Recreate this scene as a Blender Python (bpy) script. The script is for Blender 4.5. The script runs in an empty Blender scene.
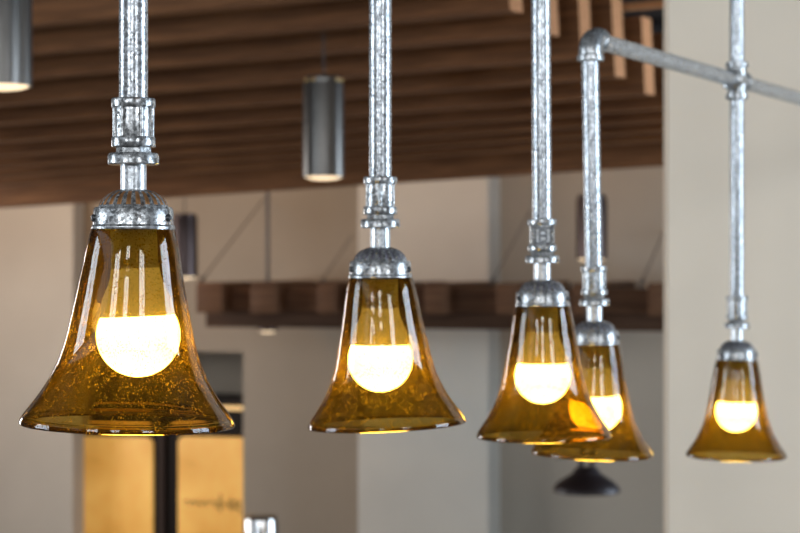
import bpy, bmesh, math, random
from mathutils import Vector, Matrix
random.seed(7)
PI = math.pi
SC = bpy.context.scene
COL = SC.collection
CH = 2.6            # camera height above the floor (m)
F = 1800.0          # focal length in pixels of an 800 px wide frame

# ------------------------------------------------------------------ camera
cd = bpy.data.cameras.new('camera'); cam = bpy.data.objects.new('camera', cd); COL.objects.link(cam)
cam.location = (0, 0, CH); cam.rotation_euler = (PI/2, 0, 0)
cd.sensor_width = 36; cd.lens = 36*F/800
cd.clip_start = 0.05; cd.clip_end = 100
cd.dof.use_dof = True; cd.dof.focus_distance = 1.76; cd.dof.aperture_fstop = 9.0
SC.camera = cam

# ------------------------------------------------------------------ world, daylight, exposure
w = bpy.data.worlds.new('world'); SC.world = w; w.use_nodes = True
bg = w.node_tree.nodes['Background']
bg.inputs[0].default_value = (0.74, 0.86, 1.0, 1); bg.inputs[1].default_value = 1.0
def window_light(loc, target, sx, sy, power, col=(0.84, 0.92, 1.0)):
    l = bpy.data.lights.new('window_daylight', 'AREA'); l.shape = 'RECTANGLE'; l.size = sx; l.size_y = sy
    l.energy = power; l.color = col
    o = bpy.data.objects.new('window_daylight', l); COL.objects.link(o)
    o.location = loc
    o.rotation_euler = (Vector(target)-Vector(loc)).to_track_quat('-Z', 'Y').to_euler()
    return o
# daylight through the windows: (wall, centre along the wall, width, sill, head)
REAR_Y, LEFT_X, RIGHT_X = -3.2, -4.6, 4.2
W_LEFT = [(2.0, 1.7), (9.2, 2.4)]  # the far opening is added, unseen, to light the back zone
W_RIGHT = [(2.1, 1.9), (7.8, 1.9)]  # the far opening is added, unseen behind the column, to light the slat ends
W_REAR = [(-2.9, 1.5), (-0.45, 0.9), (2.9, 1.5)]
SIDE_Z, REAR_Z = (1.3, 4.1), (3.15, 4.9)
def row(openings, zr, radiance, place, tint=(0.86, 0.93, 1.0)):
    for c, wd in openings:
        p, q = place(c, sum(zr)/2); window_light(p, q, wd, zr[1]-zr[0], radiance*PI*wd*(zr[1]-zr[0]), tint)
row(W_LEFT[:1], SIDE_Z, 8.0, lambda c, z: ((LEFT_X-0.12, c, z), (0, c, z)), (0.76, 0.88, 1.0))
row(W_LEFT[1:], SIDE_Z, 6.6, lambda c, z: ((LEFT_X-0.12, c, z), (0, c, z)), (0.95, 0.95, 0.95))
row(W_RIGHT, SIDE_Z, 11.0, lambda c, z: ((RIGHT_X+0.12, c, z), (0, c, z)), (0.66, 0.82, 1.0))
row(W_REAR, REAR_Z, 11.0, lambda c, z: ((c, REAR_Y-0.12, z), (c, 0, z)))
# unseen warm lights added above the beam to warm the far wall's top
for x_, pw in ((-3.3, 24), (-1.2, 6), (0.8, 6)):
    window_light((x_, 10.3, CH+1.35), (x_+.4, 12.4, CH+.35), 1.6, .12, pw, (1.0, .62, .33)).name = 'added_warm_fill'
vs = SC.view_settings
SC.display_settings.display_device = 'sRGB'
vs.view_transform = 'Standard'; vs.look = 'None'; vs.gamma = 1; vs.use_curve_mapping = False
vs.exposure = 0.22
try:
    SC.cycles.use_denoising = True; SC.cycles.denoiser = 'OPENIMAGEDENOISE'
    SC.cycles.max_bounces = 14; SC.cycles.transmission_bounces = 12; SC.cycles.diffuse_bounces = 5
    SC.cycles.sample_clamp_indirect = 6
except Exception:
    pass

# ------------------------------------------------------------------ materials
def new_mat(name):
    m = bpy.data.materials.new(name); m.use_nodes = True
    nt = m.node_tree; b = nt.nodes['Principled BSDF']
    return m, nt, b
def setp(b, **k):
    names = dict(color='Base Color', rough='Roughness', metal='Metallic', trans='Transmission Weight', ior='IOR',
                 emit='Emission Color', estr='Emission Strength', spec='Specular IOR Level', coat='Coat Weight')
    for a, v in k.items():
        b.inputs[names[a]].default_value = v if not isinstance(v, tuple) else (*v, 1)
def nd(nt, t, **k):
    n = nt.nodes.new(t)
    for a, v in k.items(): setattr(n, a, v)
    return n
def coords(nt, scale=(1, 1, 1)):
    t = nd(nt, 'ShaderNodeTexCoord'); mp = nd(nt, 'ShaderNodeMapping'); mp.inputs['Scale'].default_value = scale
    nt.links.new(t.outputs['Object'], mp.inputs[0]); return mp.outputs[0]
def noise(nt, vec, scale, detail=4, rough=.55):
    n = nd(nt, 'ShaderNodeTexNoise'); n.inputs['Scale'].default_value = scale
    n.inputs['Detail'].default_value = detail; n.inputs['Roughness'].default_value = rough
    nt.links.new(vec, n.inputs['Vector']); return n.outputs['Fac']
def ramp(nt, fac, stops):
    r = nd(nt, 'ShaderNodeValToRGB'); e = r.color_ramp.elements
    while len(e) < len(stops): e.new(.5)
    for i, (p, c) in enumerate(stops):
        e[i].position = p; e[i].color = (*c, 1)
    nt.links.new(fac, r.inputs[0]); return r.outputs[0]
def bump(nt, b, fac, strength, dist=.01):
    n = nd(nt, 'ShaderNodeBump'); n.inputs['Strength'].default_value = strength; n.inputs['Distance'].default_value = dist
    nt.links.new(fac, n.inputs['Height']); nt.links.new(n.outputs[0], b.inputs['Normal'])

def paint(name, col, var=.06, rough=.75):
    m, nt, b = new_mat(name); v = coords(nt)
    f = noise(nt, v, 1.3, 3)
    lo = tuple(c*(1-var) for c in col); hi = tuple(min(1, c*(1+var)) for c in col)
    nt.links.new(ramp(nt, f, [(.3, lo), (.7, hi)]), b.inputs['Base Color'])
    bump(nt, b, noise(nt, v, 160, 2), .06, .004); setp(b, rough=rough); return m
def wood(name, dark, light, rough=.55):
    m, nt, b = new_mat(name); v = coords(nt, (1.2, 22, 22))
    f = noise(nt, v, 2.2, 6, .6)
    nt.links.new(ramp(nt, f, [(.3, dark), (.68, light)]), b.inputs['Base Color'])
    bump(nt, b, f, .2, .004); setp(b, rough=rough, spec=.12); return m
def galvanised(name, lo, mid, hi, rust=None, rough=(.18, .36)):
    m, nt, b = new_mat(name); v = coords(nt)
    f1 = noise(nt, v, 170, 9, .78)
    vo = nd(nt, 'ShaderNodeTexVoronoi'); vo.inputs['Scale'].default_value = 380; nt.links.new(v, vo.inputs['Vector'])
    mx = nd(nt, 'ShaderNodeMath', operation='MULTIPLY_ADD'); mx.inputs[1].default_value = .3
    sep = nd(nt, 'ShaderNodeSeparateColor'); nt.links.new(vo.outputs['Color'], sep.inputs[0])
    nt.links.new(sep.outputs[0], mx.inputs[0])
    sb = nd(nt, 'ShaderNodeMath', operation='SUBTRACT'); sb.inputs[1].default_value = .15
    nt.links.new(f1, sb.inputs[0]); nt.links.new(sb.outputs[0], mx.inputs[2])
    c = ramp(nt, mx.outputs[0], [(.33, lo), (.5, mid), (.63, hi)])
    if rust:
        f2 = noise(nt, v, 38, 5, .7)
        k = nd(nt, 'ShaderNodeMapRange'); k.inputs[1].default_value = .6; k.inputs[2].default_value = .72; k.inputs[4].default_value = .6
        nt.links.new(f2, k.inputs[0])
        mc = nd(nt, 'ShaderNodeMix', data_type='RGBA'); nt.links.new(k.outputs[0], mc.inputs[0]); nt.links.new(c, mc.inputs[6])
        mc.inputs[7].default_value = (*rust, 1); c = mc.outputs[2]
    nt.links.new(c, b.inputs['Base Color'])
    rr = nd(nt, 'ShaderNodeMapRange'); rr.inputs[1].default_value = .3; rr.inputs[2].default_value = .7
    rr.inputs[3].default_value = rough[1]; rr.inputs[4].default_value = rough[0]
    nt.links.new(f1, rr.inputs[0]); nt.links.new(rr.outputs[0], b.inputs['Roughness'])
    setp(b, metal=.68); bump(nt, b, mx.outputs[0], .10, .0005); return m
def plain(name, col, rough=.5, metal=0.0, var=.12, scale=40):
    m, nt, b = new_mat(name); v = coords(nt); f = noise(nt, v, scale, 3)
    nt.links.new(ramp(nt, f, [(.3, tuple(c*(1-var) for c in col)), (.7, tuple(min(1, c*(1+var)) for c in col))]), b.inputs['Base Color'])
    setp(b, rough=rough, metal=metal); return m
def brushed(name, col, rough=.34):
    m, nt, b = new_mat(name); v = coords(nt, (60, 60, 2)); f = noise(nt, v, 6, 4)
    nt.links.new(ramp(nt, f, [(.3, tuple(c*.75 for c in col)), (.7, tuple(c*1.2 for c in col))]), b.inputs['Base Color'])
    setp(b, rough=rough, metal=.9); return m
def glow(name, col, strength):
    m, nt, b = new_mat(name); setp(b, color=tuple(c*.8 for c in col), emit=col, estr=strength, rough=.4); return m

M = {}
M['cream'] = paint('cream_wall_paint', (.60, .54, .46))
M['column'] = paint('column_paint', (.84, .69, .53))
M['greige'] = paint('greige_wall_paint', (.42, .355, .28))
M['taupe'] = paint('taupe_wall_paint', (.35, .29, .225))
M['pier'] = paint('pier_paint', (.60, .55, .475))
M['unseen_wall'] = paint('unseen_wall_dark', (.10, .065, .042))  # unseen walls, coloured dark to deepen reflections in glass and metal
M['floor'] = paint('polished_concrete', (.13, .115, .10), .18, .4)
M['roof'] = paint('dark_ceiling_paint', (.022, .013, .009))
M['slat'] = wood('stained_slat_wood', (.10, .041, .017), (.28, .118, .047))
M['slat_end'] = wood('cut_end_grain', (.50, .22, .09), (.70, .33, .15), .6)
M['canopy'] = wood('canopy_wood', (.07, .033, .017), (.17, .082, .042))
M['canopy_dark'] = wood('canopy_bearer_wood', (.045, .022, .012), (.09, .045, .025))
M['galv'] = galvanised('galvanised_pipe', (.13, .133, .137), (.38, .39, .40), (.68, .695, .71))
M['galv_fit'] = galvanised('galvanised_fitting', (.11, .11, .108), (.37, .37, .365), (.68, .68, .67), rust=(.33, .17, .08))
M['zinc_stem'] = galvanised('zinc_stem', (.38, .39, .40), (.6, .61, .62), (.82, .83, .84), rough=(.25, .4))
M['patina'] = plain('copper_patina', (.52, .25, .10), .45, .8, .3, 120)
M['dull'] = plain('dark_patina', (.24, .22, .25), .45, .8, .3, 120)
M['emblem_shadow'] = plain('emblem_shadow_zinc', (.10, .10, .105), .5, .6, .3, 200)  # emblem groove and letter: relief shadow put into the colour
M['screw'] = plain('dark_screw', (.10, .10, .10), .35, .9)
M['ceramic'] = plain('socket_ceramic', (.90, .84, .72), .45)
M['bulb_body'] = glow('bulb_housing', (1.0, .86, .62), .45)  # opaque housing given a slight glow to stand for bounced bulb light
M['bulb_glow'] = glow('bulb_dome_glow', (1.0, .92, .78), 44)
M['canister'] = brushed('brushed_dark_canister', (.16, .145, .13))
M['canister_dark'] = brushed('bronze_canister', (.085, .06, .055))
M['brass'] = plain('brass_screw', (.75, .5, .2), .3, .9)
M['lens'] = glow('canister_lens_glow', (1.0, .76, .48), 1.25)
M['cable'] = plain('black_cable', (.03, .027, .025), .5)
M['steel_rod'] = plain('dull_steel_rod', (.12, .10, .09), .5, .5)
M['dark_metal'] = plain('dark_bronze_shade', (.025, .016, .016), .45, .3)
M['cabinet'] = plain('black_cabinet', (.010, .006, .005), .8)
M['post'] = plain('brown_post', (.045, .026, .019), .7)
M['ink'] = plain('brown_ink', (.10, .05, .02), .6)
M['led'] = glow('led_strip_glow', (1.0, .62, .25), .8)
M['chrome'] = plain('polished_steel', (.58, .56, .54), .12, 1.0, .04)
M['counter'] = plain('counter_stone', (.12, .11, .10), .4)
M['frame'] = plain('window_frame_dark', (.05, .045, .04), .5)
# backlit amber panel, uneven the way its print is
def board_mat():
    m, nt, b = new_mat('backlit_amber_panel'); v = coords(nt)
    c = ramp(nt, noise(nt, v, 2.6, 3), [(.3, (.62, .30, .055)), (.7, (.88, .50, .13))])
    nt.links.new(c, b.inputs['Base Color']); nt.links.new(c, b.inputs['Emission Color'])
    setp(b, estr=.43, rough=.35); return m
M['board'] = board_mat()
# blown amber glass with seeds (tiny bubbles)
def glass_mat():
    m, nt, b = new_mat('amber_seeded_glass'); v = coords(nt)
    out = nt.nodes['Material Output']
    setp(b, color=(1.0, .97, .90), rough=.015, trans=1.0, ior=1.46)
    va = nd(nt, 'ShaderNodeVolumeAbsorption'); va.inputs['Color'].default_value = (.80, .715, .32, 1); va.inputs['Density'].default_value = 1350
    nt.links.new(va.outputs[0], out.inputs['Volume'])
    hz = noise(nt, v, 26, 5, .7)
    vo = nd(nt, 'ShaderNodeTexVoronoi'); vo.inputs['Scale'].default_value = 400; nt.links.new(v, vo.inputs['Vector'])
    seed = nd(nt, 'ShaderNodeMapRange'); seed.inputs[1].default_value = .36; seed.inputs[2].default_value = .22
    seed.inputs[3].default_value = 0; seed.inputs[4].default_value = .65; nt.links.new(vo.outputs['Distance'], seed.inputs[0])
    patch = nd(nt, 'ShaderNodeMapRange'); patch.inputs[1].default_value = .38; patch.inputs[2].default_value = .62
    nt.links.new(noise(nt, v, 90, 3, .6), patch.inputs[0])
    sm = nd(nt, 'ShaderNodeMath', operation='MULTIPLY'); nt.links.new(seed.outputs[0], sm.inputs[0]); nt.links.new(patch.outputs[0], sm.inputs[1])
    base = nd(nt, 'ShaderNodeMapRange'); base.inputs[1].default_value = .3; base.inputs[2].default_value = .7
    base.inputs[3].default_value = .008; base.inputs[4].default_value = .04; nt.links.new(hz, base.inputs[0])
    ad = nd(nt, 'ShaderNodeMath', operation='ADD', use_clamp=True); nt.links.new(sm.outputs[0], ad.inputs[0]); nt.links.new(base.outputs[0], ad.inputs[1])
    tr = nd(nt, 'ShaderNodeBsdfTranslucent'); tr.inputs[0].default_value = (.85, .55, .08, 1)
    mix = nd(nt, 'ShaderNodeMixShader'); nt.links.new(ad.outputs[0], mix.inputs[0])
    nt.links.new(b.outputs[0], mix.inputs[1]); nt.links.new(tr.outputs[0], mix.inputs[2]); nt.links.new(mix.outputs[0], out.inputs[0])
    bump(nt, b, noise(nt, v, 14, 2), .12, .004)
    return m
M['glass'] = glass_mat()

# ------------------------------------------------------------------ helpers
def finish(bm, angle=38):
    bmesh.ops.remove_doubles(bm, verts=bm.verts, dist=1e-6)
    bmesh.ops.recalc_face_normals(bm, faces=bm.faces)
    for f in bm.faces: f.smooth = True
    for e in bm.edges:
        if len(e.link_faces) != 2 or e.calc_face_angle(0) > math.radians(angle): e.smooth = False
def obj(name, bm, mat, parent=None, mw=None, angle=38):
    finish(bm, angle)
    me = bpy.data.meshes.new(name); bm.to_mesh(me); bm.free()
    for m in (mat if isinstance(mat, (list, tuple)) else [mat]): me.materials.append(m)
    o = bpy.data.objects.new(name, me); COL.objects.link(o)
    if parent: o.parent = parent
    if mw is not None: o.matrix_local = mw
    return o
def tag(o, label, cat, group=None):
    o['label'] = label; o['category'] = cat
    if group: o['group'] = group
    return o
def thing(name, label, cat, loc=(0, 0, 0), group=None, rot=(0, 0, 0)):
    o = bpy.data.objects.new(name, None); COL.objects.link(o); o.empty_display_size = .05
    o.location = loc; o.rotation_euler = rot
    return tag(o, label, cat, group)
def struct(name, bm, mat, mw=None):
    o = obj(name, bm, mat, None, mw); o['kind'] = 'structure'; return o
def new(): return bmesh.new()
def lathe(prof, seg=64, bm=None, mod=None, closed=False):
    bm = bm or new(); rings = []
    for r, z in prof:
        if r < 1e-6: rings.append([bm.verts.new((0, 0, z))]); continue
        rings.append([bm.verts.new(((r*(mod(2*PI*i/seg, r, z) if mod else 1))*math.cos(2*PI*i/seg),
                                    (r*(mod(2*PI*i/seg, r, z) if mod else 1))*math.sin(2*PI*i/seg), z)) for i in range(seg)])
    pairs = list(zip(rings, rings[1:])) + ([(rings[-1], rings[0])] if closed else [])
    for a, b in pairs:
        for i in range(seg):
            j = (i+1) % seg
            if len(a) == 1 and len(b) == 1: break
            if len(a) == 1: bm.faces.new((a[0], b[j], b[i]))
            elif len(b) == 1: bm.faces.new((a[i], a[j], b[0]))
            else: bm.faces.new((a[i], a[j], b[j], b[i]))
    return bm
def box(bm, lo, hi, mat_index=0, bevel=0.0):
    x0, y0, z0 = lo; x1, y1, z1 = hi
    v = [bm.verts.new(p) for p in ((x0, y0, z0), (x1, y0, z0), (x1, y1, z0), (x0, y1, z0), (x0, y0, z1), (x1, y0, z1), (x1, y1, z1), (x0, y1, z1))]
    fs = [bm.faces.new([v[i] for i in q]) for q in ((0, 3, 2, 1), (4, 5, 6, 7), (0, 1, 5, 4), (1, 2, 6, 5), (2, 3, 7, 6), (3, 0, 4, 7))]
    for f in fs: f.material_index = mat_index
    if bevel:
        es = set(e for f in fs for e in f.edges)
        bmesh.ops.bevel(bm, geom=list(es), offset=bevel, segments=2, affect='EDGES', profile=.5)
    return bm
def tube(bm, pts, r, seg=16, cap=True):
    pts = [Vector(p) for p in pts]; rs = r if isinstance(r, (list, tuple)) else [r]*len(pts)
    rings = []; n = None
    for i, p in enumerate(pts):
        t = (pts[min(i+1, len(pts)-1)]-pts[max(i-1, 0)]).normalized()
        if n is None: n = t.orthogonal().normalized()
        n = (n - t*n.dot(t)).normalized(); b = t.cross(n)
        rings.append([bm.verts.new(p + (n*math.cos(2*PI*k/seg)+b*math.sin(2*PI*k/seg))*rs[i]) for k in range(seg)])
    for a, c in zip(rings, rings[1:]):
        for k in range(seg): bm.faces.new((a[k], a[(k+1) % seg], c[(k+1) % seg], c[k]))
    if cap: bm.faces.new(rings[0][::-1]); bm.faces.new(rings[-1])
    return bm
def sphere(bm, c, r, u=16, v=10):
    return bmesh.ops.create_uvsphere(bm, u_segments=u, v_segments=v, radius=r, matrix=Matrix.Translation(c))
def at(px, py, Y):          # a point of the photograph at depth Y, in metres
    return Vector(((px-400)*Y/F, Y, CH + (266.5-py)*Y/F))
# the building stands at 15.3 degrees to the lens: u runs along the far wall, v away from it
CT, ST = .9643, .2649
AX = Matrix(((CT, ST, 0, 0), (-ST, CT, 0, 12.0), (0, 0, 1, 0), (0, 0, 0, 1)))
def uu(px, v):              # u of a photograph column on the plane v
    k = (px-400)/F; return (k*(12+CT*v) - ST*v)/(CT + ST*k)
def zz(py, px, v):          # height of a photograph row there
    u = uu(px, v); return CH + (266.5-py)*(12+CT*v-ST*u)/F

# ------------------------------------------------------------------ setting
TOP = CH + 1.55
struct('floor', box(new(), (-7, -4, -.1), (7, 15, 0)), M['floor'])
PITCH = -.176
def roof_z(y): return CH + .888 + .375 + (y-6.5)*PITCH
bm = new()
vs8 = []
for (x, y) in ((-5, -3.6), (5, -3.6), (5, 9.45), (-5, 9.45)):
    vs8.append((x, y, roof_z(y)))
lo = [bm.verts.new(p) for p in vs8]; hi = [bm.verts.new((p[0], p[1], p[2]+.15)) for p in vs8]
bm.faces.new(lo[::-1]); bm.faces.new(hi)
for i in range(4): bm.faces.new((lo[i], lo[(i+1) % 4], hi[(i+1) % 4], hi[i]))
struct('ceiling', bm, M['roof'])
struct('ceiling_step', box(new(), (-5, 9.45, roof_z(9.45)), (5, 9.6, TOP+.15)), M['roof'])
bm = box(new(), (-5, 9.6, TOP), (5, 15, TOP+.15))
struct('ceiling_rear', bm, M['roof'])

def wall_with_openings(name, along, plane, thick, a0, a1, top, openings, mat, zr):
    SILL, HEAD = zr; bm = new(); segs = []; a = a0
    def b(p, q, z0, z1):
        if along == 'y': box(bm, (min(plane, plane+thick), p, z0), (max(plane, plane+thick), q, z1))
        else: box(bm, (p, min(plane, plane+thick), z0), (q, max(plane, plane+thick), z1))
    for c, wd in sorted(openings):
        b(a, c-wd/2, 0, top); b(c-wd/2, c+wd/2, 0, SILL); b(c-wd/2, c+wd/2, HEAD, top); a = c+wd/2
    b(a, a1, 0, top)
    struct(name, bm, mat)
    for c, wd in openings:
        f = new(); t = .03
        def fb(p, q, z0, z1):
            if along == 'y': box(f, (plane-t, p, z0), (plane+t, q, z1))
            else: box(f, (p, plane-t, z0), (q, plane+t, z1))
        fb(c-.03, c+.03, SILL, HEAD)
        for z in (SILL, SILL+(HEAD-SILL)*.36, SILL+(HEAD-SILL)*.68, HEAD): fb(c-wd/2, c+wd/2, z-.03, z+.03)
        fb(c-wd/2, c-wd/2+.05, SILL, HEAD); fb(c+wd/2-.05, c+wd/2, SILL, HEAD)
        global WN; WN += 1
        struct('window_%d' % WN, f, M['frame'])
WN = 0
wall_with_openings('wall_side_left', 'y', LEFT_X, -.1, REAR_Y, 13.6, TOP, W_LEFT, M['unseen_wall'], SIDE_Z)
wall_with_openings('wall_side_right', 'y', RIGHT_X, .1, REAR_Y, 13.6, TOP+1, W_RIGHT, M['unseen_wall'], SIDE_Z)
wall_with_openings('wall_rear', 'x', REAR_Y, -.1, LEFT_X, RIGHT_X, TOP+1.4, W_REAR, M['unseen_wall'], REAR_Z)

# far wall in steps, turned with the building
vl = 0.0
u_edge = uu(73, vl)
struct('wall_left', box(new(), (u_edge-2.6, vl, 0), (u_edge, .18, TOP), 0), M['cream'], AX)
VA = .18
uA0, uA1 = u_edge, uu(359, VA)
u_j = uu(243, VA)
z_l = zz(352, 220, VA)
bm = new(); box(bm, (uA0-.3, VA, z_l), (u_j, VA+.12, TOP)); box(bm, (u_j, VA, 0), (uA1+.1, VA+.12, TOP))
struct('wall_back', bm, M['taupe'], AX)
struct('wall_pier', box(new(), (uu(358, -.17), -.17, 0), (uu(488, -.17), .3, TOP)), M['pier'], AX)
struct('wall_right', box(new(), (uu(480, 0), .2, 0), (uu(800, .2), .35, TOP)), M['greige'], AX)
# recess behind the opening
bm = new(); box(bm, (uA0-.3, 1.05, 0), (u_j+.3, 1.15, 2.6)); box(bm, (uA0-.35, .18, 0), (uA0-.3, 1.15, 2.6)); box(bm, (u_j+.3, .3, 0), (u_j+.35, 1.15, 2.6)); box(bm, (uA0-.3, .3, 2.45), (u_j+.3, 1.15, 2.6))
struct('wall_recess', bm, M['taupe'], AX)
# the light column on the right, nearer than the slats
c0 = at(663, 266, 5.3)
bm = new(); box(bm, (0, 0, 0), (2.4, .5, TOP+.5), 0)
bmesh.ops.bevel(bm, geom=[e for e in bm.edges if abs(e.verts[0].co.z-e.verts[1].co.z) > 1], offset=.015, segments=3, affect='EDGES')
COLM = Matrix(((CT, ST, 0, c0.x), (-ST, CT, 0, c0.y), (0, 0, 1, 0), (0, 0, 0, 1)))
struct('column_right', bm, M['column'], COLM)

# ------------------------------------------------------------------ wooden slats under the ceiling
ex = Vector((.963, -.264, .049)).normalized(); ey = Vector((.264, .963, 0)); ey = (ey-ex*ey.dot(ex)).normalized(); ez = ex.cross(ey)
def slat_matrix(py, Y):
    o = at(400, py, Y)
    return Matrix(((ex.x, ey.x, ez.x, o.x), (ex.y, ey.y, ez.y, o.y), (ex.z, ey.z, ez.z, o.z), (0, 0, 0, 1)))
def s_at(px, Y):
    k = px-400; return k*Y/(F*.963 + k*.264)
ORD = ['nearest', 'second nearest', 'third nearest', 'fourth nearest', 'fifth nearest', 'sixth nearest', 'seventh nearest', 'eighth nearest', 'ninth nearest', 'tenth nearest', 'eleventh nearest', 'twelfth nearest']
slats = [(-10, 6.2, 470), (20, 6.5, 510), (46, 6.8, 547), (72, 7.1, 581), (93, 7.4, 615), (112, 7.7, 645),
         (127, 8.0, 700), (139, 8.25, 705), (149, 8.5, 710), (158, 8.72, 715)]
for i, (py, Y, pe) in enumerate(slats):
    s1 = s_at(pe, Y); t = .095; h = .32; bm = new(); L = -2.7
    mi = t*.29
    P = [(L, 0), (s1, 0), (s1+mi, t), (L, t)]
    lo = [bm.verts.new((x, y, 0)) for x, y in P]; hi = [bm.verts.new((x, y, h)) for x, y in P]
    bm.faces.new(lo[::-1]); bm.faces.new(hi)
    for k in range(4):
        f = bm.faces.new((lo[k], lo[(k+1) % 4], hi[(k+1) % 4], hi[k])); f.material_index = 1 if k == 1 else 0
    o = obj('timber_baffle', bm, [M['slat'], M['slat_end']], None, slat_matrix(py, Y))
    vis = 'sawn pale end showing' if 1 <= i <= 5 else ('leaving the picture at the top left' if i == 0 else 'running behind the light column')
    tag(o, 'brown ceiling baffle, %s of the row, %s' % (ORD[i], vis), 'baffle', 'brown baffles under the ceiling'); o['kind'] = 'thing'
Yb = 9.15
o = obj('wooden_beam', box(new(), (-3.4, 0, 0), (s_at(720, Yb), .13, .30)), M['slat'], None, slat_matrix(181.5, Yb))
tag(o, 'dark brown wooden beam closing the slat ceiling above the far wall', 'beam'); o['kind'] = 'thing'
o = obj('timber_rail', box(new(), (s_at(622, 7.62), 0, 0), (s_at(720, 7.62), .05, .026)), M['slat_end'], None, slat_matrix(29, 7.62))
tag(o, 'short tan timber rail over the slat ends beside the column', 'rail'); o['kind'] = 'thing'

# ------------------------------------------------------------------ timber canopy on the far wall
UC = -1.55   # v of the joist ends
cano = thing('timber_canopy', 'brown timber canopy with projecting joists tied back to the far wall', 'canopy', AX @ Vector((0, UC, CH-.3)))
cano.rotation_euler = (0, 0, -math.atan2(ST, CT))
zc = CH-.3
def cu(px, v=UC): return uu(px, v)
z_jt, z_jb = CH-.095, CH-.275
for a, b_ in ((196, 222), (250, 276), (317, 335), (371, 391), (424, 445), (496, 516), (572, 592), (648, 668)):
    bm = box(new(), (cu(a), 0, z_jb-zc), (cu(b_), -UC+(VA if b_ < 340 else (-.17 if b_ < 480 else .2)), z_jt-zc), 0, .006)
    obj('joist', bm, M['canopy'], cano)
obj('blocking', box(new(), (cu(192), .16, CH-.262-zc), (cu(700), .24, CH-.125-zc)), M['canopy'], cano)
obj('bearer', box(new(), (cu(186), .32, CH-.372-zc), (cu(700), .46, CH-.277-zc)), M['canopy_dark'], cano)
obj('bearer', box(new(), (cu(186), .95, CH-.37-zc), (cu(700), 1.05, CH-.277-zc)), M['canopy_dark'], cano)
for (x0, y0, x1, y1) in ((197, 277, 264, 199), (318, 280, 352, 236), (489, 277, 530, 212), (640, 274, 664, 231)):
    lo_u = cu(x0); zlo = CH-.10
    v1 = VA if x0 < 300 else (-.17 if x0 < 350 else .2)
    hi_u = uu(x1, v1); zhi = zz(y1, x1, v1)
    bm = new()
    A = Vector((lo_u, .04, zlo-zc)); B = Vector((hi_u, v1-UC, zhi-zc))
    if x0 == 318:
        B = A + (B-A)*1.0
    tube(bm, [A, B], .0045, 10)
    rd = obj('tie_rod', bm, M['steel_rod'], cano)
    d = (B-A).normalized(); bt = new(); tube(bt, [A+d*.02, A+d*.12], .011, 10)
    obj('turnbuckle', bt, M['steel_rod'], rd)

# ------------------------------------------------------------------ canister lights
def canister(px, py_top, py_bot, Y, R, label, mat, cable_top, stem=.003, screws=False):
    b = at(px, py_bot, Y); h = (py_bot-py_top)*Y/F
    t = thing('canister_light', label, 'lamp', b, 'cylinder ceiling lights')
    bm = lathe([(R*.93, .012), (R*.93, 0), (R, 0), (R, h-.012), (R*.97, h-.004), (R*.93, h-.004), (R*.93, h+.012), (R*.80, h+.02), (0, h+.02)], 48)
    obj('housing', bm, mat, t)
    bm = lathe([(0, -.012), (R*.35, -.011), (R*.65, -.0075), (R*.85, -.002), (R*.93, .006), (R*.93, .012), (0, .012)], 40)
    obj('diffuser', bm, M['lens'], t)
    bm = new(); tube(bm, [(0, 0, h+.018), (0, 0, cable_top-.006-b.z)], stem, 10)
    obj('cable' if stem < .008 else 'stem', bm, M['cable'] if stem < .008 else M['steel_rod'], t)
    if screws:
        for a in (-2.6, -2.05, -.75, -.35):
            bm = new(); sphere(bm, (R*.95*math.cos(a), R*.95*math.sin(a), h+.004), .008, 12, 8)
            obj('screw', bm, M['brass'], t)
    return t
canister(323.5, 82, 177, 6.74, .0765, 'brushed metal cylinder light hanging below the slats left of the picture centre', M['canister'], roof_z(6.74), .0035, True)
canister(3, -30, 86, 4.9, .0785, 'large brushed metal cylinder light cut by the top left corner', M['canister'], roof_z(4.9), .0035, True)
canister(184.5, 217, 277, 10.5, .0765, 'small dark cylinder light just right of the biggest glass pendant', M['canister_dark'], TOP, .0035)
canister(591.5, 198, 259, 9.75, .084, 'dark cylinder light hanging behind the elbowed pipe of a pendant', M['canister_dark'], TOP, .0035)
canister(267.5, 309, 331, 11.2, .061, 'tiny spotlight on a long stem dropping through the timber canopy', M['canister_dark'], TOP, .012)

# dark bell pendant far behind
b = at(586.5, 492, 8.0); S = 8.0/F
t = thing('dark_pendant', 'small dark bell shaped pendant seen low behind the glass pendants', 'lamp', b)
R = 33.5*S
obj('lamp_shade', lathe([(R*.96, 0), (R, .003), (R, 3*S), (R*.95, 6*S), (R*.84, 10*S), (R*.66, 14*S), (R*.50, 17*S), (R*.40, 20*S), (R*.36, 23*S), (R*.28, 25*S), (0, 25*S), (0, 24*S), (R*.27, 23*S), (R*.36, 18*S), (R*.62, 13*S), (R*.92, 4*S)], 56), M['dark_metal'], t)
for sx in (-1, 1):
    bm = new(); tube(bm, [(sx*5.5*S, 0, 24*S), (sx*5.5*S, 0, 46*S)], 2.6*S, 10); obj('yoke_arm', bm, M['dark_metal'], t)
obj('yoke_cap', lathe([(0, 46*S), (R*.22, 46*S), (R*.22, 52*S), (0, 56*S)], 24), M['dark_metal'], t)
bm = new(); tube(bm, [(0, 0, 54*S), (0, 0, roof_z(8.0)-.006-b.z)], .0035, 8); obj('cable', bm, M['cable'], t)

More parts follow.
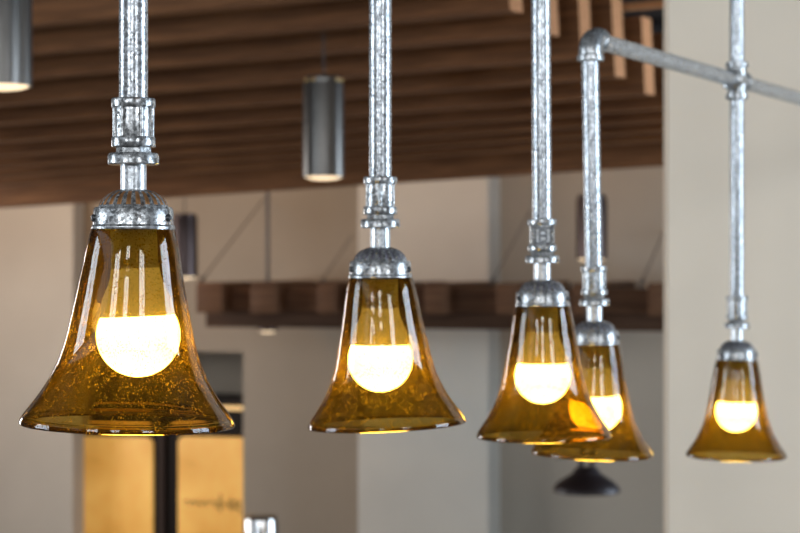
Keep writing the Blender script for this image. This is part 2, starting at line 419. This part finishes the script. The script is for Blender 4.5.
# ------------------------------------------------------------------ backlit boards in the recess
vB = .42
def panel(px0, px1, py0, r_left, r_right, label, name='menu_board'):
    u0, u1 = uu(px0, vB), uu(px1, vB); z1 = zz(py0, (px0+px1)/2, vB); z0 = .12
    c = AX @ Vector(((u0+u1)/2, vB, z0)); t = thing(name, label, 'sign', c, 'backlit boards', (0, 0, -math.atan2(ST, CT)))
    hw = (u1-u0)/2; H = z1-z0; r = .05
    pts = [(-hw, 0), (hw, 0)]
    if r_right: pts += [(hw-r+r*math.cos(a*PI/12), H-r+r*math.sin(a*PI/12)) for a in range(7)]
    else: pts += [(hw, H)]
    if r_left: pts += [(-hw+r-r*math.sin(a*PI/12), H-r+r*math.cos(a*PI/12)) for a in range(7)]
    else: pts += [(-hw, H)]
    bm = new(); f_ = [bm.verts.new((x, 0, z)) for x, z in pts]; g_ = [bm.verts.new((x, .03, z)) for x, z in pts]
    bm.faces.new(f_); bm.faces.new(g_[::-1])
    for i in range(len(pts)): j = (i+1) % len(pts); bm.faces.new((f_[i], f_[j], g_[j], g_[i]))
    obj('panel', bm, M['board'], t)
    bm = box(new(), (-hw-.02, .03, -.03), (hw+.02, .07, H+.03)); obj('back_frame', bm, M['cabinet'], t)
    return t, hw, H
panel(84, 152, 437, False, True, 'plain amber backlit board under the biggest pendant, left of the dark post')
t, hw, H = panel(178, 250, 437, True, False, 'amber backlit board with faint brown writing right of the dark post')
# faint handwriting across the right board: too blurred to read, so a run of pen strokes
s = 7.0/1000; zt = H-(503-437)*12.9/F; x0 = -hw+.045; wv = (uu(240, vB)-uu(183, vB))
strokes = [[(0, 0), (.03, .012), (.05, -.012), (.075, .012), (.1, -.01)], [(.11, .012), (.14, -.012), (.17, .012), (.19, -.012)], [(.2, .0), (.23, .018), (.25, -.02), (.28, .012)],
           [(.29, .045), (.285, -.03), (.3, -.035)], [(.31, .01), (.33, -.02), (.35, .015), (.37, -.02)], [(.375, .03), (.385, -.035), (.41, .02)], [(.41, -.02), (.435, .02), (.44, -.045)]]
bm = new()
for st in strokes: tube(bm, [(x0 + x*wv/.45, -.001, zt+z*1.6) for x, z in st], .0065, 6)
obj('writing', bm, M['ink'], t)
# dark unit that carries the boards
u0, u1 = uu(70, .5), uu(262, .5)
c = AX @ Vector(((u0+u1)/2, .5, 0)); t = thing('display_cabinet', 'black cabinet framing the two amber boards in the wall recess', 'cabinet', c, None, (0, 0, -math.atan2(ST, CT)))
hw = (u1-u0)/2; z1 = zz(408, 165, .5)
obj('body', box(new(), (-hw, 0, 0), (hw, .35, z1)), M['cabinet'], t)
obj('mullion', box(new(), (uu(159, .46)-(u0+u1)/2, -.06, 0), (uu(164, .46)-(u0+u1)/2, 0, z1)), M['post'], t)
zs = zz(399, 220, .4)
obj('shelf', box(new(), (-hw, -.12, z1+.035), (hw, .35, z1+.085)), M['cabinet'], t)
obj('light_strip', box(new(), (-hw, -.04, z1), (hw, .1, z1+.035)), M['led'], t)

# polished urn on a counter at the bottom edge
b = at(261, 516, 9.0)
cz = 1.05
ct = thing('service_counter', 'dark counter below the picture edge carrying the steel urn', 'counter', (b.x, b.y, 0))
obj('worktop', box(new(), (-.6, -.3, cz-.04), (.6, .3, cz), 0, .005), M['counter'], ct)
obj('base', box(new(), (-.55, -.25, 0), (.55, .27, cz-.04)), M['cabinet'], ct)
R = .088; h = b.z-cz
t = thing('steel_urn', 'polished steel cylinder urn peeping over the bottom edge beside the amber board', 'urn', (b.x, b.y, cz))
obj('body', lathe([(0, 0), (R, 0), (R, h-.02), (R*.97, h-.012)], 48), M['chrome'], t)
obj('lid', lathe([(R*.97, h-.012), (R*.98, h-.005), (R*.9, h), (R*.25, h+.004), (0, h+.004)], 48), M['chrome'], t)

# ------------------------------------------------------------------ pendants on galvanised pipe
PR = .0142
def shade_profile(rim, height):
    base = [(-.196*f_, r) for f_, r in ((0, .0386), (.03, .0412), (.13, .0458), (.27, .0506), (.40, .0556), (.50, .0595), (.60, .0638), (.70, .0702), (.80, .0795), (.88, .0893), (.95, .0994), (.985, .1040), (1.0, .1048))]
    out = []
    for z, r in base:
        k = min(1, max(0, -z/.196)); out.append((r*(1 + (rim/.105-1)*k), z*height/.196))
    return out
def make_bulb_profiles():
    c, r = -.1050, .0412; zt = -.0860
    dome = []
    a0 = math.asin((zt-c)/r)
    for i in range(0, 25):
        a = -PI/2 + (a0+PI/2)*i/24; dome.append((r*math.cos(a) if i else 0, c + r*math.sin(a)))
    re = dome[-1][0]
    housing = [(re, zt), (re-.0005, zt+.004), (.034, zt+.017), (.0285, zt+.029), (.0250, zt+.038), (.0235, zt+.048), (0, zt+.048)]
    return dome, housing
PEND = [
 # name-free placement: pipe column, fitter bottom row, depth, rim width px, rim row, shade lean, bulb lean, pipe lean (about the view axis)
 dict(x=133.5, y=229, Y=1.775, rim=213, rimy=426, lean=.030, bulb=-.045, pipe=0, label='biggest and nearest amber glass bell pendant, at the left, on a galvanised pipe', mark='cast'),
 dict(x=380.3, y=277.5, Y=2.30, rim=157, rimy=426, lean=-.043, bulb=0, pipe=0, label='amber glass bell pendant on galvanised pipe near the picture centre, second largest', mark='rib'),
 dict(x=542.5, y=305.5, Y=2.68, rim=134, rimy=437.5, lean=-.012, bulb=0, pipe=-.006, label='amber glass bell pendant whose pipe coupling carries a raised square emblem', mark='emblem'),
 dict(x=595.0, y=344, Y=2.97, rim=122, rimy=455, lean=.026, bulb=-.03, pipe=-.0175, label='amber glass bell pendant hanging under the pipe elbow, partly behind another pendant', mark='rib'),
 dict(x=737.0, y=359.5, Y=3.64, rim=100, rimy=457, lean=.008, bulb=.02, pipe=0, label='smallest amber glass bell pendant at the right, in front of the light column', mark='rib'),
]
RAIL_Z = CH + .3755
for i, p in enumerate(PEND):
    o0 = at(p['x'], p['y'], p['Y']); k = p['Y']/F
    t = thing('pendant_lamp', p['label'], 'lamp', o0, 'amber glass pendants on pipes', (0, p['pipe'], 0))
    # local z = 0 at the bottom of the metal fitter
    if i == 3: top = RAIL_Z - .0375 - o0.z
    elif i == 4: top = RAIL_Z - .0385 - o0.z
    else: top = roof_z(p['Y']) - .012 - o0.z
    obj('pipe', lathe([(0, .118), (PR, .118), (PR, top), (0, top)], 40), M['galv'], t)
    if i < 3:
        obj('ceiling_flange', lathe([(PR, top-.02), (.02, top-.02), (.022, top-.006), (.042, top-.004), (.042, top), (PR, top)], 40), M['galv_fit'], t)
    # coupling with beaded ends
    q = obj('coupling', lathe([(PR-.001, .0805), (.0175, .0805), (.0185, .084), (.0185, .121), (.0175, .126), (PR-.001, .126)], 48), M['galv_fit'], t)
    for z0, z1 in ((.0805, .0905), (.1195, .1285)):
        obj('coupling_ring', lathe([(.0165, z0), (.0210, z0), (.0216, z0+.001), (.0216, z1-.001), (.0210, z1), (.0165, z1)], 48, closed=True), M['galv_fit'], q)
    if p['mark'] == 'emblem':
        bm = new(); e = .0150; y = -.0226; cz_ = .1035
        for (a, c_) in (((-e, -e), (e, -e+.003)), ((-e, e-.003), (e, e)), ((-e, -e), (-e+.003, e)), ((e-.003, -e), (e, e))):
            box(bm, (a[0], y, cz_+a[1]), (c_[0], -.012, cz_+c_[1]))
        pl = box(new(), (-e+.003, -.0196, cz_-e+.003), (e-.003, -.011, cz_+e-.003))
        obj('emblem_field', pl, M['emblem_shadow'], q)
        obj('emblem_plate', box(new(), (-e+.0052, -.0212, cz_-e+.0052), (e-.0052, -.015, cz_+e-.0052)), M['zinc_stem'], q)
        obj('emblem_frame', bm, M['galv_fit'], q)
        bm = new()     # the cast letter B
        L = [(-.0052, .0078), (-.0052, -.0078)]
        tube(bm, [(x, y+.0024, cz_+z) for x, z in L], .0016, 8)
        for zc_, rr in ((.0040, .0038), (-.0039, .0039)):
            pts = [(-.0052, zc_+rr)] + [(.0012+rr*1.0*math.sin(a*PI/8), zc_+rr*math.cos(a*PI/8)) for a in range(9)] + [(-.0052, zc_-rr)]
            tube(bm, [(x, y+.0024, cz_+z) for x, z in pts], .0016, 8)
        obj('emblem_letter', bm, M['emblem_shadow'], q)
    else:
        n = 6
        for j in range(n):
            a = 2*PI*j/n - PI/2 + (.55 if p['mark'] == 'cast' else 0)
            bm = new(); tube(bm, [(.0182*math.cos(a), .0182*math.sin(a), .0895), (.0182*math.cos(a), .0182*math.sin(a), .1205)], .0024, 10)
            obj('coupling_rib', bm, M['galv_fit'], q)
        if p['mark'] == 'cast':
            bm = new(); rng = random.Random(3)
            for j in range(9):      # worn raised casting marks
                a = -PI/2 - .75 + .10*(j % 5) + rng.uniform(-.03, .03); z = .112 if j < 5 else .1005
                z += rng.uniform(-.002, .002); a2 = a + rng.uniform(-.05, .07); z2 = z + rng.uniform(-.004, .005)
                tube(bm, [(.0184*math.cos(a), .0184*math.sin(a), z), (.0186*math.cos((a+a2)/2+.05), .0186*math.sin((a+a2)/2+.05), (z+z2)/2+.002), (.0184*math.cos(a2), .0184*math.sin(a2), z2)], .0013, 8)
            obj('casting_mark', bm, M['galv_fit'], q)
    # hexagon nut, locking flange, stem
    obj('hex_nut', lathe([(PR-.002, .0735), (.0172, .0735), (.0172, .0815), (PR-.002, .0815)], 6), M['galv_fit'], t, None, 20)
    obj('flange', lathe([(PR-.004, .0632), (.0242, .0632), (.0252, .0643), (.0252, .0722), (.0238, .0745), (PR-.002, .0748)], 56), M['galv_fit'], t)
    obj('stem', lathe([(0, .036), (.0128, .036), (.0128, .066), (0, .066)], 36), M['zinc_stem'], t)
    # fluted cap
    NF = 22
    def flute(a, r, z):
        k_ = max(0, min(1, (r-.014)/.010))
        return 1 + k_*.045*(abs(math.cos(a*NF/2))-.6)
    prof = [(.0132, .0385), (.0150, .0385), (.0205, .0365), (.0260, .0335), (.0305, .0290), (.0333, .0235), (.0343, .0200), (.0300, .0200)]
    bm = lathe(prof, NF*8, mod=flute)
    for f in bm.faces:
        c_ = f.calc_center_median(); a = math.atan2(c_.y, c_.x)
        if abs(math.cos(a*NF/2)) < .7 and .0225 < c_.z < .0372: f.material_index = 1
    obj('fluted_cap', bm, [M['galv_fit'], M['patina'] if i == 0 else M['dull']], t, None, 60)
    fit = obj('fitter', lathe([(.0330, .0205), (.0378, .0212), (.0390, .0190), (.0398, .004), (.0408, .0030), (.0412, .0010), (.0408, -.0008), (.0375, -.0008)], 72, closed=True), M['galv_fit'], t)
    for a in (math.radians(-90-66), math.radians(-90+66), math.radians(90)):
        bm = lathe([(0, .0030), (.0022, .0030), (.0036, .0018), (.0040, -.002), (0, -.002)], 16)
        bmesh.ops.rotate(bm, verts=bm.verts, cent=(0, 0, 0), matrix=Matrix.Rotation(PI/2, 3, 'Y'))
        bmesh.ops.translate(bm, verts=bm.verts, vec=(.0394, 0, .0105))
        bmesh.ops.rotate(bm, verts=bm.verts, cent=(0, 0, 0), matrix=Matrix.Rotation(a, 3, 'Z'))
        obj('screw', bm, M['screw'], fit)
    # blown glass shade, its own lean
    rim = p['rim']/2*k; H = (p['rimy']-p['y'])*k
    outer = shade_profile(rim, H); th = .0030
    prof = [(r, z+.004) for r, z in outer]
    rl, zl = prof[-1]
    lip = [(rl+.0006, zl-.0016), (rl-.0004, zl-.0034), (rl-.0026, zl-.0036), (rl-.0042, zl-.0020)]
    inner = [(r-th*(.95 if z > -.1 else 1.1), z+.0005) for r, z in reversed(prof[:-1])]
    def wob(a, r, z, i=i):
        g = max(0, -z/.2); return 1 + .006*g*math.sin(2*a+i*1.3) + .0035*g*math.sin(3*a+i*2.1)
    # refine the flare with a smooth curve
    def spline(pts, n=4):
        o_ = []
        for j in range(len(pts)-1):
            p0, p1, p2, p3 = pts[max(j-1, 0)], pts[j], pts[j+1], pts[min(j+2, len(pts)-1)]
            for s_ in range(n):
                u = s_/n
                o_.append(tuple(.5*((2*p1[d])+(-p0[d]+p2[d])*u+(2*p0[d]-5*p1[d]+4*p2[d]-p3[d])*u*u+(-p0[d]+3*p1[d]-3*p2[d]+p3[d])*u**3) for d in (0, 1)))
        return o_ + [pts[-1]]
    bm = lathe(spline(prof, 3) + lip + spline(inner, 3), 112, mod=wob, closed=True)
    lr = Matrix.Rotation(p['lean']-p['pipe'], 4, 'Y')
    obj('glass_shade', bm, M['glass'], t, lr, 80)
    # socket and lamp inside
    br = Matrix.Rotation(p['bulb']-p['pipe'], 4, 'Y')
    sk = obj('socket', lathe([(0, .018), (.0225, .018), (.0230, -.034), (.0238, -.035), (.0238, -.039), (.0215, -.040), (0, -.040)], 40), M['ceramic'], t, br)
    dome, housing = make_bulb_profiles()
    bo = bpy.data.objects.new('bulb', None); COL.objects.link(bo); bo.parent = t; bo.matrix_local = br; bo.empty_display_size = .02
    obj('bulb_housing', lathe(housing, 48), M['bulb_body'], bo)
    obj('bulb_dome', lathe(dome, 48), M['bulb_glow'], bo)

# ------------------------------------------------------------------ horizontal pipe with elbow and cross fitting
p4, p5 = PEND[3], PEND[4]
top4 = at(590.3, 40, p4['Y']); top5 = at(737, 82, p5['Y'])
A = Vector((top4.x, top4.y, RAIL_Z)); B = Vector((top5.x, top5.y, RAIL_Z)); d = (B-A); d.z = 0; d.normalize()
t = thing('pipe_rail', 'horizontal galvanised pipe running from an elbow through a cross fitting to the right edge', 'pipe', A)
# where the rail meets the column face
n = Vector((-ST, -CT, 0)); s_end = ((Vector((c0.x, c0.y, RAIL_Z))-A).dot(n))/d.dot(n)
bm = new(); tube(bm, [d*.03, d*(s_end+.004)], PR*1.02, 40); obj('pipe', bm, M['galv'], t)
bm = new(); e0 = d*s_end
tube(bm, [e0-d*.03, e0-d*.012, e0-d*.011, e0-d*.001], [.02, .022, .042, .042], 32); obj('wall_flange', bm, M['galv_fit'], t)
# elbow
bm = new(); r = .021
pts = [Vector((0, 0, -.034)), Vector((0, 0, -r))]
for j in range(1, 10):
    a = PI/2*j/10; pts.append(Vector((0, 0, -r)) + d*(r-r*math.cos(a)) + Vector((0, 0, r*math.sin(a))))
pts += [d*r, d*.036]
tube(bm, pts, .0192, 36); el = obj('elbow', bm, M['galv_fit'], t)
bm = new(); tube(bm, [(0, 0, -.037), (0, 0, -.0355), (0, 0, -.0285), (0, 0, -.026)], [.0205, .0222, .0222, .0192], 36); obj('elbow_bead', bm, M['galv_fit'], el)
bm = new(); tube(bm, [d*.026, d*.0285, d*.0355, d*.037], [.0192, .0222, .0222, .0205], 36); obj('elbow_bead', bm, M['galv_fit'], el)
# cross fitting
bc = B-A; bm = new(); tube(bm, [bc+Vector((0, 0, -.034)), bc+Vector((0, 0, .034))], .0190, 36)
tube(bm, [bc-d*.034, bc+d*.034], .0186, 36); cr = obj('cross_fitting', bm, M['galv_fit'], t)
for v in (Vector((0, 0, 1)), Vector((0, 0, -1)), d, -d):
    bm = new(); tube(bm, [bc+v*.026, bc+v*.028, bc+v*.036, bc+v*.038], [.0192, .0225, .0225, .019], 36); obj('fitting_bead', bm, M['galv_fit'], cr)
bm = new(); zt = roof_z(B.y)-.012-A.z; tube(bm, [bc+Vector((0, 0, .02)), Vector((bc.x, bc.y, zt))], PR, 40); obj('riser_pipe', bm, M['galv'], t)
bm = new(); tube(bm, [Vector((bc.x, bc.y, zt-.02)), Vector((bc.x, bc.y, zt-.005)), Vector((bc.x, bc.y, zt-.004)), Vector((bc.x, bc.y, zt))], [.02, .022, .042, .042], 36); obj('ceiling_flange', bm, M['galv_fit'], t)
